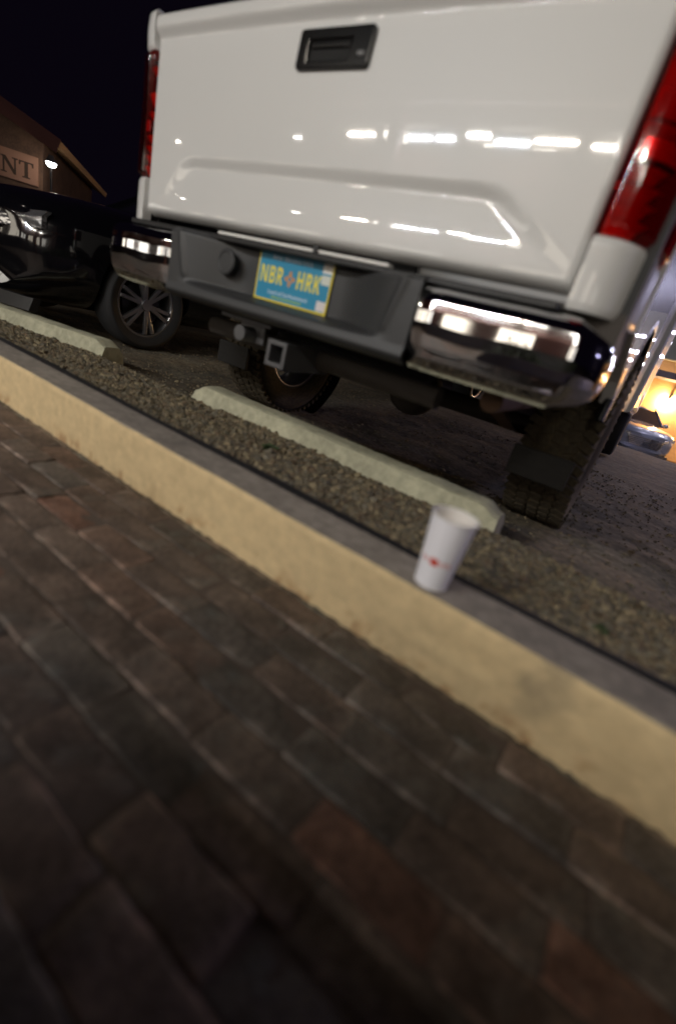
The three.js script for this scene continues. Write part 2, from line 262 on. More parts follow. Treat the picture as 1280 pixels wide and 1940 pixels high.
// ---------------------------------------------------------------- wheels
function makeWheel(name, R, W, rimR, o) { // axle along x, outer face on +x; a Group with tyre and rim
  const w = new THREE.Group(); w.name = name;
  const ty = []; const pr = [[rimR, -W * 0.38], [rimR + 0.02, -W * 0.44], [lerp(rimR, R, 0.55), -W * 0.5], [R - 0.035, -W * 0.47], [R - 0.012, -W * 0.40], [R - 0.008, 0], [R - 0.012, W * 0.40], [R - 0.035, W * 0.47], [lerp(rimR, R, 0.55), W * 0.5], [rimR + 0.02, W * 0.44], [rimR, W * 0.38]];
  const lt = new THREE.LatheGeometry(pr.map((p) => new THREE.Vector2(...p)), 64); lt.rotateZ(-Math.PI / 2); ty.push(lt);
  if (o.tread) for (let i = 0; i < 54; i++) for (let j = 0; j < 5; j++) { // tread blocks
    const g = new RoundedBoxGeometry(W * (j === 0 || j === 4 ? 0.2 : 0.165), 0.02, (2 * Math.PI * R / 54) * 0.72, 1, 0.003); g.rotateY((j % 2 ? 0.35 : -0.35) * (j === 2 ? 0.3 : 1)); g.translate((j - 2) * W * 0.2, R - 0.010, 0); g.rotateX((i + (j % 2 ? 0.5 : 0)) / 54 * Math.PI * 2); ty.push(g);
  }
  local(w, 'tyre', strip(ty), o.tyre);
  const rl = new THREE.LatheGeometry([[rimR * 0.93, -W * 0.36], [rimR, -W * 0.38], [rimR * 0.985, -W * 0.3], [rimR * 0.9, -W * 0.2], [rimR * 0.9, W * 0.25], [rimR * 0.985, W * 0.34], [rimR + 0.004, W * 0.385], [rimR * 0.94, W * 0.37]].map((p) => new THREE.Vector2(...p)), 56); rl.rotateZ(-Math.PI / 2);
  local(w, 'rim', rl, o.rim);
  for (let i = 0; i < o.spokes; i++) {
    const a = i / o.spokes * Math.PI * 2 + 0.2, gs = [];
    for (const s of [-1, 1]) { const g = new RoundedBoxGeometry(0.03, rimR * 0.84, rimR * 0.125, 1, 0.006); g.translate(0, rimR * 0.5, 0); g.rotateX(s * 0.14); g.translate(W * 0.30, 0, 0); g.rotateX(a); gs.push(g); }
    local(w, 'spoke', strip(gs), o.rim);
  }
  const hub = new THREE.CylinderGeometry(rimR * 0.17, rimR * 0.24, 0.05, 24); hub.rotateZ(-Math.PI / 2); hub.translate(W * 0.30, 0, 0); local(w, 'hub_cap', hub, o.rim);
  const disc = new THREE.CylinderGeometry(rimR * 0.66, rimR * 0.66, 0.02, 32); disc.rotateZ(-Math.PI / 2); local(w, 'brake_disc', disc, o.disc || darkAlloy);
  return w;
}

// ---------------------------------------------------------------- white pickup
const H = 0.695; // height of the number plate's centre above the bricks
{
  const t = thing('pickup_truck', 'white pickup truck with chrome bumper backed up to the kerb', 'pickup truck', [0, 0.025, -1]);
  // tailgate skin: rolled top lip, bowed panel, recessed trapezoid below
  const Y0 = 0.803, Y1 = 1.398, HW = 0.796;
  const skin = (u, v) => {
    const s = 2 * u - 1, y = lerp(Y0, Y1, v), x = s * HW * (1 - 0.012 * sm(1.33, 1.398, y));
    let z = 0.012 - 0.014 * s * s;
    z += 0.020 * sm(1.318, 1.352, y) - 0.040 * Math.pow(clamp((y - 1.368) / 0.03), 2);           // top lip
    const side = Math.min(x + 0.60 + 0.9 * (0.985 - y), 0.585 + 1.5 * (0.985 - y) - x), m = sm(-0.010, 0.085, side) * sm(1.0, 0.960, y);
    z -= 0.0135 * m * Math.pow(clamp((y - 0.835) / 0.135), 1.35);                                     // recess, deepest along its upper edge
    z -= 0.03 * Math.pow(clamp((0.828 - y) / 0.025), 2);                                            // rolled bottom
    z -= 0.012 * Math.pow(clamp((Math.abs(x) - 0.782) / 0.014), 2);
    return [x, y, z];
  };
  const gate = part(t, 'tailgate', shell(220, 170, skin, (u, v, p) => [p[0], p[1], -0.045]), paint);
  { // handle bezel with a scooped pull and a small lens
    const hx = 0.123, y0 = H + 0.519, y1 = H + 0.607, r = 0.012;
    const s = new THREE.Shape(); s.moveTo(-hx - 0.004 + r, y0); s.lineTo(hx - 0.004 - r, y0); s.quadraticCurveTo(hx - 0.004, y0, hx - 0.004, y0 + r); s.lineTo(hx, y1 - r); s.quadraticCurveTo(hx, y1, hx - r, y1); s.lineTo(-hx + r, y1); s.quadraticCurveTo(-hx, y1, -hx, y1 - r); s.lineTo(-hx - 0.004, y0 + r); s.quadraticCurveTo(-hx - 0.004, y0, -hx - 0.004 + r, y0);
    const cut = new THREE.Path(); cut.moveTo(-0.088, y0 + 0.018); cut.lineTo(-0.088, y0 + 0.062); cut.lineTo(0.058, y0 + 0.062); cut.lineTo(0.050, y0 + 0.018); cut.closePath(); s.holes.push(cut);
    const b = new THREE.ExtrudeGeometry(s, { depth: 0.018, bevelEnabled: true, bevelThickness: 0.004, bevelSize: 0.004, bevelOffset: -0.004, bevelSegments: 2 }); b.translate(0, 0, 0.002);
    part(gate, 'tailgate_handle', b, glossBlack);
    part(gate, 'handle_recess', box(-0.09, 0.06, y0 + 0.016, y0 + 0.064, -0.002, 0.0145), std(lin(0.004, 0.004, 0.004), 0.8));
    part(gate, 'pull_lever', box(-0.082, 0.05, y0 + 0.046, y0 + 0.062, 0.006, 0.021, 0.004), glossBlack);
    part(gate, 'camera_lens', box(0.082, 0.104, y0 + 0.022, y0 + 0.034, 0.02, 0.027, 0.003), std(lin(0.12, 0.12, 0.12), 0.3));
  }
  // bed sides: rounded rear corner with the lamp let in, then the flank with its wheel arch
  const bez = (s) => { const c = [[0.804, 0.006], [0.885, 0.004], [0.934, -0.05], [0.942, -0.24]], q = 1 - s; return [0, 1].map((k) => q * q * q * c[0][k] + 3 * q * q * s * c[1][k] + 3 * q * s * s * c[2][k] + s * s * s * c[3][k]); };
  for (const sd of [-1, 1]) {
    const P = (s, y, o) => { const [x, z] = bez(s), [x2, z2] = bez(Math.min(1, s + 0.01)), [x1, z1] = bez(Math.max(0, s - 0.01)); let nx = -(z2 - z1), nz = x2 - x1; const l = Math.hypot(nx, nz); nx /= l; nz /= l; return [sd * (x + nx * o), y, z + nz * o]; };
    const panel = (y0, y1, name, bulge = 0) => part(t, name, shell(36, 14, (u, v) => { const y = lerp(y0, y1, v), e = Math.min(v, 1 - v); return P(u, y, -0.006 * sm(0.08, 0, e) + bulge * Math.sin(v * Math.PI)); }, (u, v, p) => [p[0] - sd * 0.03 * u - sd * 0.004, p[1], p[2] - 0.035 * (1 - u * 0.6)]), paint);
    panel(0.772, H + 0.226, 'rear_corner'); panel(H + 0.603, 1.402, 'bed_corner_cap', 0.004);
    // tail light: clear red lens over a stepped reflector
    const lamp = new THREE.Group(); lamp.name = 'tail_light'; t.add(lamp);
    const la = H + 0.230, lb = H + 0.599;
    part(lamp, 'housing', grid(30, 80, (u, v) => P(u, lerp(la, lb, v), -0.05)), lampHousing);
    const steps = [[0.02, 0.10], [0.12, 0.19], [0.21, 0.27], [0.30, 0.36], [0.50, 0.55], [0.60, 0.70], [0.86, 0.9]];
    for (const [a, b] of steps) part(lamp, 'reflector', shell(26, 6, (u, v) => P(lerp(0.06, 0.96, u), lerp(la, lb, lerp(a, b, v)), -0.040 + 0.020 * v + 0.003 * Math.sin(u * 60)), (u, v, p) => [p[0] - sd * 0.006, p[1], p[2] - 0.006]), reflectorRed);
    const clear = part(lamp, 'reversing_lens', shell(16, 6, (u, v) => P(lerp(0.10, 0.72, u), lerp(la, lb, lerp(0.385, 0.475, v)), -0.012), (u, v, p) => [p[0] - sd * 0.004, p[1], p[2] - 0.006]), std(lin(0.75, 0.75, 0.74), 0.2, { metalness: 0.5 }));
    part(lamp, 'lens', grid(40, 60, (u, v) => { const y = lerp(la, lb, v), e = Math.min(u, 1 - u, v * 2, (1 - v) * 2); return P(u, y, 0.006 - 0.012 * sm(0.06, 0, e)); }), lensRed);
    // flank
    const s = new THREE.Shape(); s.moveTo(-0.242, 0.775); s.lineTo(-0.242, 1.392); s.lineTo(-2.35, 1.392); s.lineTo(-2.35, 0.56); s.lineTo(-1.475, 0.56); s.absarc(-1.03, 0.43, 0.463, 2.86 - Math.PI * 2 + Math.PI * 2, 0.35, true); s.lineTo(-0.50, 0.66); s.closePath();
    const fl = new THREE.ExtrudeGeometry(s, { depth: 0.03, bevelEnabled: true, bevelThickness: 0.006, bevelSize: 0.006, bevelOffset: -0.006, bevelSegments: 2, curveSegments: 24 }); // (a, b) = (z, y)
    fl.rotateY(-Math.PI / 2); // a -> z, depth -> -x
    fl.translate(sd > 0 ? 0.943 : -0.913, 0, 0); part(t, 'bed_side', fl, paint);
    const ar = new THREE.TorusGeometry(0.478, 0.022, 8, 40, Math.PI * 0.86); ar.rotateZ(Math.PI * 0.07); ar.scale(1, 1, 0.7); ar.rotateY(Math.PI / 2); ar.translate(sd * 0.938, 0.43, -1.03); part(t, 'wheel_arch_trim', ar, darkPlastic);
    // mud flap, frame rail, leaf spring
    part(t, 'mud_flap', box(sd > 0 ? 0.71 : -0.93, sd > 0 ? 0.93 : -0.71, 0.262, 0.375, -0.592, -0.577, 0.006), std(lin(0.075, 0.08, 0.085), 0.75, { map: concreteTex }));
    part(t, 'frame_rail', box(sd * 0.5 - 0.04, sd * 0.5 + 0.04, 0.56, 0.68, -4.8, -0.05, 0.008), frameMetal);
    part(t, 'leaf_spring', strip([0, 1, 2].map((k) => grid(24, 1, (u, v) => [sd * 0.62 + (v - 0.5) * 0.07, 0.50 - 0.11 * Math.sin(Math.PI * u) - 0.012 * k, lerp(-0.35 - 0.08 * k, -1.65 + 0.08 * k, u)]))), rust);
    // bumper end in chrome, wrapping round the corner
    const bp = (s) => s < 0.66 ? [lerp(0.488, 0.860, s / 0.66), 0.100 - 0.016 * Math.pow(s / 0.66, 2)] : (() => { const a = (s - 0.66) / 0.34 * Math.PI / 2; return [0.860 + 0.080 * Math.sin(a), -0.105 + 0.189 * Math.cos(a)]; })();
    const prof = (v) => table([0, 0.06, 0.16, 0.3, 0.42, 0.55, 0.7, 0.82, 0.9, 0.96, 1], [-0.05, -0.028, -0.012, -0.003, 0, 0.001, 0.0, -0.004, -0.010, -0.024, -0.06], v);
    const end = part(t, 'bumper_end', shell(110, 60, (u, v) => {
      const [x, z] = bp(u), [xa, za] = bp(Math.max(0, u - 0.01)), [xb, zb] = bp(Math.min(1, u + 0.01)); let nx = -(zb - za), nz = xb - xa; const l = Math.hypot(nx, nz); nx /= l; nz /= l;
      const o = prof(v) - 0.010 * sm(0.09, 0.0, u) + 0.0022 * Math.sin(u * 13 + 1.3) * sm(0.25, 0.6, v) * sm(0.7, 0.5, u); const y = lerp(0.553 + 0.012 * sm(0.7, 1, u), 0.757 - 0.02 * sm(0.6, 1, u), v);
      return [sd * (x + nx * o), y, z + nz * o];
    }, (u, v, p) => [p[0] - sd * 0.004, p[1], p[2] - 0.012]), chrome);
    part(t, 'wheel_house', (() => { const g = new THREE.CylinderGeometry(0.455, 0.455, 0.26, 32, 1, true, Math.PI * 0.5, Math.PI); g.rotateZ(Math.PI / 2); g.rotateX(-Math.PI / 2 * 0); g.translate(sd * 0.82, 0.43, -1.03); return g; })(), darkPlastic);
  }
  // bumper middle: black plastic with the plate well
  const well = (x) => sm(0.445, 0.185, Math.abs(x));
  const ins = part(t, 'bumper_centre', shell(150, 70, (u, v) => {
    const x = lerp(-0.487, 0.487, u), y = lerp(0.553, 0.768, v); let z = 0.098 - 0.096 * well(x) * sm(0.596, 0.622, y);
    z += 0.006 * sm(0.60, 0.575, y) - 0.05 * Math.pow(clamp((0.575 - y) / 0.022), 2) * 0.6 - 0.02 * Math.pow(clamp((y - 0.752) / 0.016), 2);
    const rib = Math.abs(x) - 0.40 - (y - 0.6) * 0.25; z += 0.007 * Math.exp(-rib * rib / 0.00012) * sm(0.6, 0.64, y); return [x, y, z];
  }, (u, v, p) => [p[0], p[1], p[2] - 0.012]), plastic);
  { const g = new THREE.TorusGeometry(0.034, 0.007, 10, 36); g.translate(-0.262, 0.700, 0.045); const cap = new THREE.CylinderGeometry(0.031, 0.031, 0.03, 28); cap.rotateX(Math.PI / 2); cap.translate(-0.262, 0.700, 0.034); part(ins, 'trailer_socket', strip([g, cap]), plastic); }
  part(t, 'step_pad', box(-0.80, 0.80, 0.757, 0.775, -0.10, 0.052, 0.006), darkPlastic);
  part(t, 'trim_strip', box(-0.33, 0.345, 0.7775, 0.7865, 0.012, 0.040, 0.003), std(lin(0.80, 0.79, 0.76), 0.35));
  part(t, 'strip_clip', box(0.085, 0.103, 0.772, 0.797, 0.02, 0.046, 0.003), darkPlastic);
  { // number plate
    const cv = document.createElement('canvas'); cv.width = 1024; cv.height = 512; const x = cv.getContext('2d');
    x.fillStyle = '#e3cf3a'; x.fillRect(0, 0, 1024, 512); x.fillStyle = '#1b87ae'; x.beginPath(); x.roundRect(18, 18, 988, 476, 26); x.fill();
    x.textAlign = 'center'; x.textBaseline = 'middle'; x.fillStyle = '#c9d6e6'; x.font = 'bold 66px serif'; x.fillText('New Mexico USA', 470, 78);
    x.font = 'bold 52px serif'; x.fillText('Land of Enchantment', 480, 418); x.fillStyle = '#8fb55c'; x.font = 'bold 34px sans-serif'; x.fillRect(250, 456, 440, 14);
    x.fillStyle = '#e6d84a'; x.font = 'bold 236px sans-serif'; x.save(); x.translate(210, 250); x.scale(0.70, 1); x.fillText('NBR', 0, 0); x.restore(); x.save(); x.translate(728, 250); x.scale(0.70, 1); x.fillText('HRK', 0, 0); x.restore();
    x.strokeStyle = '#d58b2e'; x.lineWidth = 9; x.fillStyle = '#d58b2e'; x.beginPath(); x.arc(476, 256, 30, 0, 7); x.lineWidth = 16; x.stroke(); x.lineWidth = 8;
    for (let k = 0; k < 4; k++) for (const o of [-15, -5, 5, 15]) { x.save(); x.translate(476, 256); x.rotate(k * Math.PI / 2); x.beginPath(); x.moveTo(o, -36); x.lineTo(o, Math.abs(o) < 10 ? -78 : -66); x.stroke(); x.restore(); }
    const pt = new THREE.CanvasTexture(cv); pt.colorSpace = THREE.SRGBColorSpace; pt.anisotropy = 8;
    const g = new THREE.BoxGeometry(0.305, 0.153, 0.002), uv = g.attributes.uv, n = g.attributes.normal; for (let i = 0; i < uv.count; i++) if (n.getZ(i) < 0.5) uv.setXY(i, 0.005, 0.5);
    g.translate(0, H, 0.0075); const pl = part(t, 'number_plate', g, std(lin(1, 1, 1), 0.4, { map: pt }), 'turquoise and yellow number plate with a sun sign');
    const st = std(lin(0.82, 0.82, 0.78), 0.5);
    part(pl, 'sticker', box(0.112, 0.147, H + 0.038, H + 0.066, 0.0088, 0.0094), st); part(pl, 'sticker', box(0.113, 0.146, H + 0.006, H + 0.032, 0.0088, 0.0094), std(lin(0.62, 0.66, 0.60), 0.5)); part(pl, 'sticker', box(0.112, 0.147, H - 0.068, H - 0.040, 0.0088, 0.0094), std(lin(0.7, 0.66, 0.66), 0.5));
    for (const [bx, by] of [[-0.09, 0.066], [0.09, 0.066]]) { const b = new THREE.CylinderGeometry(0.005, 0.005, 0.004, 12); b.rotateX(Math.PI / 2); b.translate(bx, H + by, 0.0105); part(pl, 'bolt', b, greyMetal); }
  }
  // tow bar and underbody
  part(t, 'hitch_tube', rod([-0.52, 0.475, -0.17], [0.52, 0.475, -0.17], 0.034, 18), frameMetal);
  { const sq = (a) => [[-a, -a], [a, -a], [a, a], [-a, a]].map((p) => new THREE.Vector2(...p)); const s = new THREE.Shape(sq(0.042)); s.holes.push(new THREE.Path(sq(0.027).reverse())); const g = new THREE.ExtrudeGeometry(s, { depth: 0.25, bevelEnabled: true, bevelThickness: 0.003, bevelSize: 0.003, bevelOffset: -0.003 }); g.translate(0.01, 0.468, -0.22); part(t, 'hitch_receiver', g, greyMetal); }
  part(t, 'wiring_bracket', strip([box(-0.25, -0.13, 0.47, 0.535, -0.06, -0.05, 0.003), rod([-0.19, 0.495, -0.06], [-0.19, 0.495, 0.01], 0.026, 18), box(-0.30, -0.06, 0.535, 0.545, -0.08, 0.0)]), greyMetal);
  part(t, 'rear_axle', strip([rod([-0.72, 0.405, -1.03], [0.72, 0.405, -1.03], 0.045, 14), (() => { const g = new THREE.SphereGeometry(0.14, 20, 14); g.scale(1, 1, 0.9); g.translate(0.05, 0.405, -1.03); return g; })()]), frameMetal);
  { const sp = new THREE.TorusGeometry(0.24, 0.105, 16, 48); sp.rotateX(Math.PI / 2); sp.scale(1, 0.95, 1); sp.translate(-0.02, 0.53, -0.52); part(t, 'spare_tyre', sp, rubber); }
  part(t, 'exhaust_pipe', strip([rod([0.70, 0.50, -1.6], [0.70, 0.545, -0.9], 0.035, 14), rod([0.70, 0.545, -0.9], [0.68, 0.52, -0.16], 0.035, 14)]), rust);
  part(t, 'bed_floor', box(-0.93, 0.93, 0.70, 0.79, -2.3, -0.06), frameMetal); for (const sd of [-1, 1]) part(t, 'bed_wall', box(sd * 0.865 - 0.065, sd * 0.865 + 0.065, 0.79, 1.37, -2.3, -0.065), std(lin(0.03, 0.03, 0.03), 0.8));
  // cab, bonnet and front wheels
  const cab = new THREE.Group(); cab.name = 'cab'; t.add(cab);
  const cb = prism([[-2.38, 0.55], [-2.38, 1.40], [-2.5, 1.86], [-2.75, 1.93], [-3.75, 1.93], [-4.35, 1.42], [-5.45, 1.32], [-5.62, 1.2], [-5.62, 0.55], [-5.2, 0.5], [-4.2, 0.5]], 1.9, 'x', 0.03); { const p = cb.attributes.position; for (let i = 0; i < p.count; i++) p.setX(i, p.getX(i) * (1 - 0.16 * sm(1.4, 1.93, p.getY(i)))); cb.computeVertexNormals(); }
  part(cab, 'cab_shell', cb, paint); part(cab, 'rear_window', shell(6, 4, (u, v) => [lerp(-0.66, 0.66, u), lerp(1.45, 1.80, v), -2.385 - 0.26 * (lerp(1.45, 1.80, v) - 1.4) + 0.012], (u, v, p) => [p[0], p[1], p[2] - 0.006]), glassDark);
  for (const sd of [-1, 1]) for (const [a, b] of [[-3.25, -2.62], [-3.95, -3.32]]) part(cab, 'side_window', shell(4, 4, (u, v) => { const y = lerp(1.43, 1.82, v); return [sd * (0.952 * (1 - 0.16 * sm(1.4, 1.93, y)) + 0.004), y, lerp(a, b - (b < -3.5 ? 0.25 * (v - 1) * -1 : 0), u)]; }, (u, v, p) => [p[0] - sd * 0.005, p[1], p[2]]), glassDark);
  for (const [sd, z] of [[-1, -1.03], [1, -1.03], [-1, -4.65], [1, -4.65]]) { const w = makeWheel('wheel', 0.382, 0.25, 0.232, { tread: z > -2, tyre: z > -2 ? mudRubber : rubber, rim: alloy, spokes: 6 }); w.position.set(sd * 0.835, 0.380, z + 1); if (sd < 0) w.rotation.y = Math.PI; t.add(w); }
}

// ---------------------------------------------------------------- cars
const ev = new Evaluator(); ev.attributes = ['position', 'normal', 'uv'];
function makeCar(name, label, p, turn, bodyMat, group, detail) { // nose at local z = 0 facing +z, 4.6 m long
  const c = thing(name, label, 'car', p, group); c.rotation.y = turn;
  const Wf = (t) => 0.925 * (1 - 0.20 * Math.pow(clamp(1 - t / 0.6), 2.2) - 0.16 * Math.pow(clamp((t - 3.9) / 0.7), 2)), Ht = (t) => table([0, 0.06, 0.16, 0.5, 1.2, 1.55, 2.2, 3.6, 4.4, 4.6], [0.72, 0.80, 0.85, 0.905, 0.965, 1.0, 0.97, 1.0, 1.02, 0.9], t), Bt = (t) => table([0, 0.1, 0.5, 4.2, 4.6], [0.24, 0.19, 0.18, 0.2, 0.36], t);
  const sp = (a, e) => Math.sign(a) * Math.pow(Math.abs(a), e);
  const ts = [0, 0.015, 0.04, 0.08, 0.14, 0.22, 0.34, 0.5, 0.7, 0.95, 1.25, 1.55, 1.9, 2.4, 3, 3.5, 3.9, 4.2, 4.45, 4.56, 4.6], NU = 72;
  const loft = grid(NU, ts.length + 1, (u, v) => {
    const j = Math.round(v * (ts.length + 1)), a = -u * Math.PI * 2; if (j === 0) return [0, 0.5, 0.0]; if (j === ts.length + 1) return [0, 0.6, -4.6];
    const t = ts[j - 1], w = Wf(t) * (j === 1 ? 0.93 : j === 2 ? 0.97 : 1), h = Ht(t), b = Bt(t); let x = w * sp(Math.cos(a), 0.42), y = (h + b) / 2 + (h - b) / 2 * sp(Math.sin(a), 0.5);
    x *= 1 - 0.05 * sm(0.6, 1.0, y) - 0.05 * sm(0.4, 0.15, y); const bow = 0.20 * Math.pow(Math.abs(x) / 0.925, 2.4) * clamp(1 - t / 0.6); const crease = 0.010 * Math.exp(-Math.pow((y - 0.72) / 0.03, 2)) * Math.sign(x); return [x + crease, y + 0.004 * Math.sin(x * 9) * sm(0.7, 0.85, y), -t - bow + 0.005 * Math.sin(y * 26) * sm(0.2, 0, t)];
  });
  let body = new Brush(loft.index ? loft : loft, bodyMat); body.updateMatrixWorld();
  for (const z of [-0.87, -3.62]) { const g = new THREE.CylinderGeometry(0.375, 0.375, 0.5, 40); g.rotateZ(Math.PI / 2); for (const sd of [-1, 1]) { const k = new Brush(g.clone(), bodyMat); k.position.set(sd * 0.88, 0.34, z); k.updateMatrixWorld(); body = ev.evaluate(body, k, SUBTRACTION); } }
  const bg = body.geometry; bg.clearGroups?.(); local(c, 'body', toCreasedNormals(bg, 0.6), bodyMat);
  const gh = prism([[-1.42, 0.95], [-2.05, 1.36], [-2.45, 1.43], [-3.1, 1.43], [-3.6, 1.36], [-4.15, 1.0]], 1.56, 'x', 0.05); { const q = gh.attributes.position; for (let i = 0; i < q.count; i++) q.setX(i, q.getX(i) * (1.06 - 0.26 * sm(0.95, 1.43, q.getY(i)))); gh.computeVertexNormals(); }
  local(c, 'windows', gh, glassDark);
  local(c, 'roof', shell(16, 16, (u, v) => { const x = lerp(-0.60, 0.60, u), z = lerp(-2.15, -3.5, v); return [x, 1.452 - 0.05 * Math.pow(Math.abs(x) / 0.6, 3) - 0.04 * Math.pow(Math.abs(2 * v - 1), 3), z]; }, (u, v, q) => [q[0], q[1] - 0.03, q[2]]), bodyMat);
  for (const sd of [-1, 1]) {
    const m = new THREE.SphereGeometry(0.1, 16, 10); m.scale(1, 0.7, 0.6); m.translate(sd * 1.0, 1.02, -1.75); local(c, 'mirror', m, bodyMat);
    local(c, 'windscreen_pillar', rod([sd * 0.80, 0.98, -1.46], [sd * 0.64, 1.41, -2.12], 0.03, 8), bodyMat);
    for (const z of [-0.87, -3.62]) { const w = makeWheel('wheel', 0.335, 0.22, 0.235, { tyre: rubber, rim: alloy, spokes: 6 }); w.position.set(sd * 0.82, 0.335, z); if (sd < 0) w.rotation.y = Math.PI; c.add(w); }
    const hl = shell(20, 8, (u, v) => { const x = lerp(0.47, 0.80, u), y = lerp(0.60, 0.70, v) + 0.05 * u; return [sd * x, y, -0.20 * Math.pow(x / 0.925, 2.4) + 0.012 - 0.05 * u - 0.03 * sm(0.6, 1, v)]; }, (u, v, q) => [q[0], q[1], q[2] - 0.03]); local(c, 'headlight', hl, phys(lin(0.35, 0.35, 0.36), 0.15, { metalness: 0.8, clearcoat: 1, bumpMap: grain, bumpScale: 0.01 }));
  }
  for (let k = 0; k < 6; k++) local(c, 'grille_slat', shell(24, 2, (u, v) => { const x = lerp(-1, 1, u) * (0.42 + 0.02 * k), y = 0.36 + k * 0.048 + 0.016 * v; return [x, y, 0.014 - 0.20 * Math.pow(Math.abs(x) / 0.925, 2.4)]; }, (u, v, q) => [q[0], q[1], q[2] - 0.02]), chrome);
  local(c, 'front_lip', shell(40, 4, (u, v) => { const x = lerp(-0.8, 0.8, u); return [x, lerp(0.15, 0.23, v), 0.01 - 0.20 * Math.pow(Math.abs(x) / 0.925, 2.4) + 0.03 * (1 - v)]; }, (u, v, q) => [q[0], q[1], q[2] - 0.05]), darkPlastic);
  return c;
}
makeCar('black_car', 'shiny black car parked nose to the kerb beside the pickup', [-3.20, 0.025, -0.19], 0, blackPaint, null, true);
const silver = phys(lin(0.42, 0.43, 0.46), 0.3, { metalness: 0.4, clearcoat: 1 }), whiteCar = phys(lin(0.7, 0.7, 0.7), 0.4, { clearcoat: 1 });
makeCar('distant_car', 'dark grey car parked far off before the lit building', [1.45, lotY(-16.5), -15.0], 0.35, phys(lin(0.10, 0.11, 0.13), 0.3, { clearcoat: 1 }));
makeCar('distant_car', 'white car parked far off before the lit building', [3.15, lotY(-15), -13.2], -0.4, whiteCar);
makeCar('distant_car', 'silver car parked far off at the end of the row', [5.7, lotY(-16), -14.2], -0.3, silver);

// ---------------------------------------------------------------- storefront behind the camera: it lights the kerb and is mirrored in the paint
{
  const b = thing('storefront', 'red brown storefront with lit windows and a porch roof', 'building', [0, 0, 5.2]);
  const W0 = -14, W1 = 7, wz = 5.2, openings = [[-13.2, -11.4], [-10.4, -8.7], [-7.9, -6.3], [-5.6, -4.0], [-3.3, -1.7], [-0.9, 0.7], [1.9, 3.2], [4.2, 5.6]], y0 = 0.95, y1 = 1.95;
  part(b, 'lower_wall', box(W0, W1, -0.05, y0, wz, wz + 0.25), std(lin(0.05, 0.045, 0.05), 0.8));
  part(b, 'upper_wall', box(W0, W1, y1, 3.6, wz, wz + 0.25), woodDark);
  let x = W0; for (const [a, c] of [...openings, [W1, W1]]) { if (a > x) part(b, 'pier', box(x, a, y0, y1, wz, wz + 0.25), woodDark); x = c; }
  openings.forEach(([a, c], i) => {
    const warm = [[1, 0.90, 0.74], [1, 0.94, 0.84], [1, 0.88, 0.70]][i % 3], w = new THREE.Group(); w.name = 'window'; b.add(w);
    part(w, 'pane', box(a + 0.04, c - 0.04, y0 + 0.04, y1 - 0.04, wz + 0.06, wz + 0.08), std(lin(0.5, 0.48, 0.42), 0.4, { emissive: lin(...warm), emissiveIntensity: 1.2 }));
    part(w, 'frame', strip([box(a, c, y0, y0 + 0.04, wz - 0.02, wz + 0.1), box(a, c, y1 - 0.04, y1, wz - 0.02, wz + 0.1), box(a, a + 0.04, y0 + 0.04, y1 - 0.04, wz - 0.02, wz + 0.1), box(c - 0.04, c, y0 + 0.04, y1 - 0.04, wz - 0.02, wz + 0.1), box((a + c) / 2 - 0.02, (a + c) / 2 + 0.02, y0 + 0.04, y1 - 0.04, wz - 0.01, wz + 0.05)]), woodDark);
    areaLight(b, 'window_light', lin(...warm), 0.9, c - a - 0.1, y1 - y0 - 0.1, [(a + c) / 2, (y0 + y1) / 2, wz - 0.03], [(a + c) / 2, (y0 + y1) / 2, 0]);
  });
  part(b, 'porch_roof', box(W0, W1, 3.0, 3.12, 4.15, wz, 0.01), woodDark); part(b, 'fascia', box(W0, W1, 2.93, 3.2, 4.08, 4.15, 0.01), woodDark);
  for (const px of [-6, -2.45, 1.15, 4.8]) part(b, 'post', box(px - 0.08, px + 0.08, 0, 2.995, 4.2, 4.36, 0.01), woodDark);
}
function porchLamp(label, group, x, y, z, len, h, col, power) {
  const l = thing('porch_lamp', label, 'lamp', [x, y - 0.055, z], group);
  part(l, 'hood', prism([[z - 0.09, y + 0.025], [z + 0.10, y + 0.145], [z + 0.10, y + 0.025], [z + 0.06, y - 0.035]], len + 0.06, 'x').translate(x, 0, 0), darkPlastic);
  part(l, 'hanger', rod([x, y + 0.105, z + 0.05], [x, 3.0, z + 0.05], 0.012), darkPlastic);
  part(l, 'tube', rod([x - len / 2 + 0.01, y, z], [x + len / 2 - 0.01, y, z], 0.018, 12), std(lin(0.8, 0.8, 0.8), 0.4, { emissive: lin(...col), emissiveIntensity: 5 }));
  areaLight(l, 'tube_light', lin(...col), power, len, h, [x, y - 0.01, z - 0.05], [x, 1.0, 0]);
}
const lampTint = [[1, 0.96, 0.88], [1, 0.90, 0.76], [0.86, 0.92, 1]];
for (const [x, k, len, dy] of [[-7.6, 1, 0.16, -0.05], [-4.3, 0, 0.16, -0.04], [-3.12, 1, 0.46, 0], [-2.2, 2, 0.34, -0.02], [-1.84, 2, 0.26, -0.02], [-1.42, 0, 0.30, 0.02], [-1.0, 2, 0.40, -0.03], [-0.52, 1, 0.46, 0], [0.02, 1, 0.3, -0.02], [2.2, 0, 0.4, 0]])
  porchLamp(['neutral white tube lamp hung from the porch edge', 'warm white tube lamp hung from the porch edge', 'cool white tube lamp hung from the porch edge'][k], 'tube lamps along the porch edge', x, 2.775 + dy, 4.5, len, 0.024, lampTint[k], len < 0.2 ? 90 : 450);
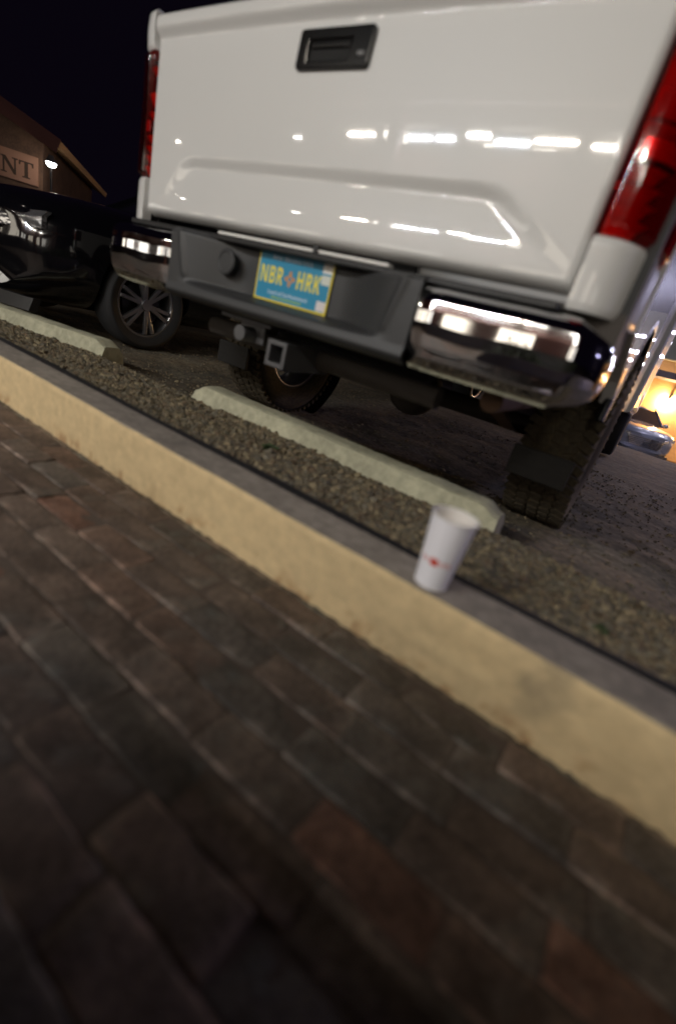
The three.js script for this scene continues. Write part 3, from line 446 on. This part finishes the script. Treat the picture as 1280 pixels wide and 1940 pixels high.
for (const x of [-2.6, -1.1, 0.4, 1.9, 3.4]) { // added opal panels, an unseen soft source for kerb and bricks
  const l = thing('added_panel_light', 'added opal light panel under the porch roof, softens the light on the kerb', 'lamp', [x, 2.93, 4.88], 'added opal panels under the porch roof');
  part(l, 'rim', box(x - 0.52, x + 0.52, 2.965, 2.998, 4.64, 5.12, 0.01), std(lin(0.5, 0.5, 0.5), 0.5));
  part(l, 'opal_sheet', box(x - 0.48, x + 0.48, 2.945, 2.963, 4.68, 5.08, 0.005), std(lin(0.8, 0.8, 0.78), 0.5, { emissive: lin(1, 0.93, 0.82), emissiveIntensity: 1.5 }));
  areaLight(l, 'added_opal_light', lin(1, 0.93, 0.82), 15, 0.92, 0.38, [x, 2.935, 4.88], [x, 0, 4.5]);
}
{ // low wall and shrubs added unseen behind the camera to shade near bricks
  const p = thing('added_shade_wall', 'added low dark wall behind the camera that shades the near bricks', 'planter', [3, 0, 1.6]);
  part(p, 'wall', box(0.32, 6, -0.04, 0.41, 1.47, 1.73, 0.02), std(lin(0.06, 0.055, 0.06), 0.85)); part(p, 'coping', box(0.29, 6.03, 0.412, 0.44, 1.44, 1.76, 0.012), std(lin(0.10, 0.09, 0.085), 0.8));
  const leaf = std(lin(0.05, 0.075, 0.03), 0.7), twig = std(lin(0.07, 0.05, 0.035), 0.9), pos = [];
  for (let n = 0; n < 1500; n++) {
    const y = 0.005 + 0.30 * Math.pow(rnd(), 1.8), w = 0.26 * (1 - 0.3 * y / 0.30), x = rr(-w, w), z = rr(-0.13, 0.13), a = rr(0, 6.28), t = rr(-0.9, 0.9), L = rr(0.022, 0.045), B = L * 0.42;
    const d = new THREE.Vector3(Math.cos(a) * Math.cos(t), Math.sin(t), Math.sin(a) * Math.cos(t)), q = new THREE.Vector3(-Math.sin(a), rr(-0.4, 0.4), Math.cos(a)).normalize(), o = new THREE.Vector3(x, y, z);
    const A = o, C = o.clone().addScaledVector(d, L), P = o.clone().addScaledVector(d, L * 0.45).addScaledVector(q, B / 2), Q = o.clone().addScaledVector(d, L * 0.45).addScaledVector(q, -B / 2);
    for (const v of [A, P, C, A, C, Q]) pos.push(v.x, v.y, v.z);
  }
  const lg = new THREE.BufferGeometry(); lg.setAttribute('position', new THREE.Float32BufferAttribute(pos, 3)); lg.computeVertexNormals();
  const tw = strip([-0.16, -0.08, 0, 0.09, 0.17].map((x) => rod([x * 0.6, -0.02, rr(-0.04, 0.04)], [x + rr(-0.04, 0.04), rr(0.16, 0.26), rr(-0.06, 0.06)], 0.004, 5)));
  let first = null;
  for (let n = 0; n < 14; n++) {  // shrubs added on the wall so its shade fades out softly
    let o; if (!first) { o = first = thing('added_shade_shrub', 'added leafy shrub that softens the shade on the near bricks', 'shrub', [0, 0, 0], 'added shrubs that shade the near bricks'); local(o, 'foliage', lg, leaf); local(o, 'twigs', tw, twig); } else { o = first.clone(); o.name = numbered('added_shade_shrub'); scene.add(o); }
    o.position.set(0.50 + n * 0.40 + rr(-0.05, 0.05), 0.44, 1.6 + rr(-0.03, 0.03)); o.rotation.y = rr(-0.3, 0.3) + (n % 2 ? Math.PI : 0); const k = rr(0.95, 1.2); o.scale.set(k, k * rr(1.0, 1.3), k);
  }
}

// ---------------------------------------------------------------- house with lettering on its gable
{
  const hx = -15.2, hz = -5.9, gy = lotY(hz), turn = Math.atan2(0.909, 0.417) - 0.22, h = thing('restaurant_house', 'tan gabled house with dark lettering and red brown roof edge', 'house', [hx, gy, hz]); h.rotation.y = turn;
  const wall = std(lin(0.30, 0.21, 0.17), 0.9, { map: concreteTex }), trim = std(lin(0.075, 0.022, 0.016), 0.7), soff = std(lin(0.5, 0.34, 0.18), 0.8);
  const EY = 3.05, half = 4.2, AY = EY + half * 0.36, cx = -half + 0.35; // local x to the right in the picture, +z to the camera
  const s = new THREE.Shape([[cx - half, 0], [cx + half, 0], [cx + half, EY], [cx, AY], [cx - half, EY]].map((q) => new THREE.Vector2(...q)));
  const g = new THREE.ExtrudeGeometry(s, { depth: 8, bevelEnabled: false }); g.translate(0, 0, -8); local(h, 'wall', metreUV(g, 0.5), wall);
  for (const sd of [-1, 1]) { // two roof slopes with a wide overhang
    const a = Math.atan2(AY - EY, half), L = Math.hypot(half, AY - EY) + 0.5, r = new THREE.BoxGeometry(L, 0.16, 9); r.translate(L / 2 - 0.01, 0.085, -4.0); if (sd < 0) { r.rotateZ(a); r.scale(-1, 1, 1); r.index.array.reverse(); r.computeVertexNormals(); } else r.rotateZ(-a); r.translate(cx, AY, 0); local(h, 'roof_slope', r, soff);
    const f = new THREE.BoxGeometry(L, 0.34, 0.06); f.translate(L / 2, 0.02, 0.54); if (sd < 0) { f.rotateZ(a); f.scale(-1, 1, 1); f.index.array.reverse(); f.computeVertexNormals(); } else f.rotateZ(-a); f.translate(cx, AY, 0); local(h, 'barge_board', f, trim);
  }
  const cv = document.createElement('canvas'); cv.width = 1024; cv.height = 160; const x = cv.getContext('2d'); x.fillStyle = '#7f6253'; x.fillRect(0, 0, 1024, 160); x.fillStyle = '#2c2016'; x.font = 'bold 128px serif'; x.textAlign = 'right'; x.textBaseline = 'middle'; x.fillText('RESTAURANT', 1000, 88);
  const st = new THREE.CanvasTexture(cv); st.colorSpace = THREE.SRGBColorSpace; const b = new THREE.BoxGeometry(4.35, 0.68, 0.05), uv = b.attributes.uv, n = b.attributes.normal; for (let i = 0; i < uv.count; i++) if (n.getZ(i) < 0.5) uv.setXY(i, 0.002, 0.02); b.translate(cx + half - 0.10 - 2.175, 2.2, 0.03); local(h, 'sign_board', b, std(lin(1, 1, 1), 0.7, { map: st }));
  local(h, 'lower_band', new THREE.BoxGeometry(2 * half - 0.02, 1.4, 0.04).translate(cx, 0.72, 0.022), std(lin(0.10, 0.07, 0.06), 0.9));
}
{ // flood lamp on a post by the house
  const x = -14.05, z = -5.95, g = lotY(z), y = 2.44, p = thing('flood_lamp', 'bright white flood lamp on a thin post by the gabled house', 'lamp', [x, g, z]);
  part(p, 'post', rod([x, g, z], [x, y - 0.02, z], 0.03, 10), darkPlastic);
  const hd = new THREE.CylinderGeometry(0.06, 0.14, 0.16, 20); hd.translate(x, y + 0.10, z); part(p, 'hood', hd, greyMetal);
  const bu = new THREE.SphereGeometry(0.12, 20, 12); bu.scale(1, 0.75, 1); bu.translate(x, y, z); part(p, 'bulb', bu, std(lin(0.8, 0.8, 0.8), 0.4, { emissive: lin(0.92, 0.97, 1), emissiveIntensity: 14 }));
  const l = new THREE.PointLight(0xffe2c4, 3.6, 0, 2); l.name = 'bulb_light'; l.castShadow = true; l.position.set(0, y - g, 0); l.shadow.radius = 5; p.add(l);
}

// ---------------------------------------------------------------- lit building beyond the lot, and the violet lamp that grazes the truck's flank
{
  const z = -19, g = lotY(z), b = thing('adobe_building', 'warmly lit adobe building with a dark canopy beyond the lot', 'building', [3, g, z]);
  part(b, 'wall', box(-1.2, 12, g, g + 3.9, z - 4, z, 0.05), std(lin(0.62, 0.50, 0.36), 0.9, { map: stuccoTex }));
  part(b, 'parapet', box(-1.4, 12.2, g + 3.2, g + 4.6, z - 4.1, z + 0.25, 0.05), std(lin(0.12, 0.12, 0.09), 0.9));
  part(b, 'canopy', box(-0.3, 11, g + 2.55, g + 2.75, z + 0.26, z + 1.9, 0.02), std(lin(0.03, 0.02, 0.02), 0.8));
  for (const x of [0.1, 3.2, 6.4, 9.6]) part(b, 'canopy_post', box(x - 0.08, x + 0.08, g, g + 2.548, z + 1.6, z + 1.76), woodDark);
  for (const x of [1.55, 3.1, 5.2, 7.6]) {
    const l = thing('wall_lantern', 'glowing amber wall lantern under the far canopy', 'lamp', [x, g + 1.9, z + 0.12], 'lanterns on the far building');
    part(l, 'bracket', box(x - 0.04, x + 0.04, g + 2.02, g + 2.2, z + 0.002, z + 0.16), darkPlastic);
    const bu = new THREE.SphereGeometry(0.12, 16, 10); bu.translate(x, g + 1.9, z + 0.14); part(l, 'globe', bu, std(lin(0.8, 0.7, 0.5), 0.4, { emissive: lin(1, 0.84, 0.6), emissiveIntensity: 10 }));
    const pl = new THREE.PointLight(0xffcf96, 24, 0, 2); pl.name = 'globe_light'; pl.castShadow = true; pl.position.set(0, 0, 0.02); pl.shadow.radius = 4; l.add(pl);
  }
}
for (const x of [1.45, 1.78, 2.12, 2.5, 2.9]) { // lilac white floods added out of view for their glints in the flank
  const z = -16.9, y = 2.1, l = thing('added_flood', 'added small lilac white flood that puts glints in the truck flank', 'lamp', [x, y, z], 'added floods for the flank glints');
  part(l, 'bracket', box(x - 0.03, x + 0.03, y - 0.4, y, z - 0.16, z - 0.1), darkPlastic);
  part(l, 'casing', box(x - 0.1, x + 0.1, y - 0.06, y + 0.08, z - 0.1, z, 0.01), darkPlastic);
  part(l, 'lens', box(x - 0.085, x + 0.085, y - 0.045, y + 0.065, z + 0.001, z + 0.012), std(lin(0.8, 0.8, 0.9), 0.3, { emissive: lin(0.86, 0.82, 1), emissiveIntensity: 6 }));
  areaLight(l, 'lens_light', lin(0.86, 0.82, 1), 40, 0.17, 0.11, [x, y + 0.01, z + 0.02], [x, 1.0, 0]);
}
for (const [y, z, tint, name] of [[2.55, -16.2, [0.85, 0.80, 1], 'upper'], [1.78, -15.4, [0.9, 0.85, 1], 'lower']]) { // strings of bulbs out over the lot
  const t = thing('light_string', name + ' string of lilac white bulbs slung across the far lot', 'light string', [4, y, z], 'bulb strings over the far lot');
  part(t, 'cable', new THREE.TubeGeometry(new THREE.CatmullRomCurve3([1.15, 2.1, 3.2, 4.6, 6.2].map((x, i) => new THREE.Vector3(x + (name === 'upper' ? 0 : 0.25), y + [0.12, 0.02, 0, 0.02, 0.15][i], z))), 40, 0.008, 6), darkPlastic);
  for (let n = 0; n < 15; n++) { const x = (name === 'upper' ? 1.2 : 1.45) + n * 0.2 + rr(-0.03, 0.03), b = new THREE.SphereGeometry(0.045, 12, 8); b.translate(x, y - 0.04 + rr(-0.02, 0.02), z); part(t, 'bulb', b, std(lin(0.8, 0.8, 0.85), 0.4, { emissive: lin(...tint), emissiveIntensity: 26 })); }
  const pl = new THREE.PointLight(lin(...tint), 3, 0, 2); pl.name = 'string_glow'; pl.castShadow = true; pl.position.set(-1.2, -0.16, 0.1); pl.shadow.radius = 10; t.add(pl);
}
{ // a few weeds in the gravel
  for (const [x, z, k, w] of [[0.02, -0.02, 1, 'between kerb and wheel stop'], [1.17, 0.13, 0.8, 'near the right rear tyre'], [-1.95, 0.10, 1.2, 'beside the tilted wheel stop']]) {
    const t = thing('weed', 'small green weed in the gravel ' + w, 'weed', [x, lotY(z) - 0.004, z]), pos = [];
    for (let n = 0; n < 26; n++) { const a = rr(0, 6.28), L = rr(0.015, 0.04) * k, h = rr(0.008, 0.028) * k, b = 0.006 * k, c = Math.cos(a), d = Math.sin(a); pos.push(0, 0, 0, c * L * 0.5 - d * b, h, d * L * 0.5 + c * b, c * L, h * 0.8, d * L, 0, 0, 0, c * L, h * 0.8, d * L, c * L * 0.5 + d * b, h, d * L * 0.5 - c * b); }
    const g = new THREE.BufferGeometry(); g.setAttribute('position', new THREE.Float32BufferAttribute(pos, 3)); g.computeVertexNormals(); local(t, 'leaves', g, std(lin(0.05, 0.085, 0.03), 0.7));
  }
}
function lotLamp(label, x, y, z, col, power, size) {
  const g = lotY(z), p = thing('lot_lamp', label, 'lamp', [x, g, z], 'lamps of the lot');
  part(p, 'pole', rod([x, g, z], [x, y, z], 0.06, 12), darkPlastic);
  part(p, 'head', box(x - size, x + size, y + 0.1, y + 0.2, z - size * 0.6, z + size * 0.6, 0.02), darkPlastic);
  const bu = new THREE.SphereGeometry(0.16, 20, 12); bu.translate(x, y + 0.0, z); part(p, 'bulb', bu, std(lin(0.8, 0.8, 0.9), 0.4, { emissive: lin(...col), emissiveIntensity: 12 }));
  const l = new THREE.PointLight(lin(...col), power, 0, 2); l.name = 'bulb_light'; l.castShadow = true; l.position.set(0, y - g, 0); l.shadow.radius = 8; p.add(l);
}
lotLamp('violet white lamp on a pole beside the far cars', 6.6, 2.0, -4.6, [0.66, 0.60, 1], 24, 0.3);
lotLamp('violet white lamp on a pole by the adobe building', 3.4, 3.4, -13.0, [0.72, 0.70, 1], 40, 0.3);

renderer.render(scene, camera);
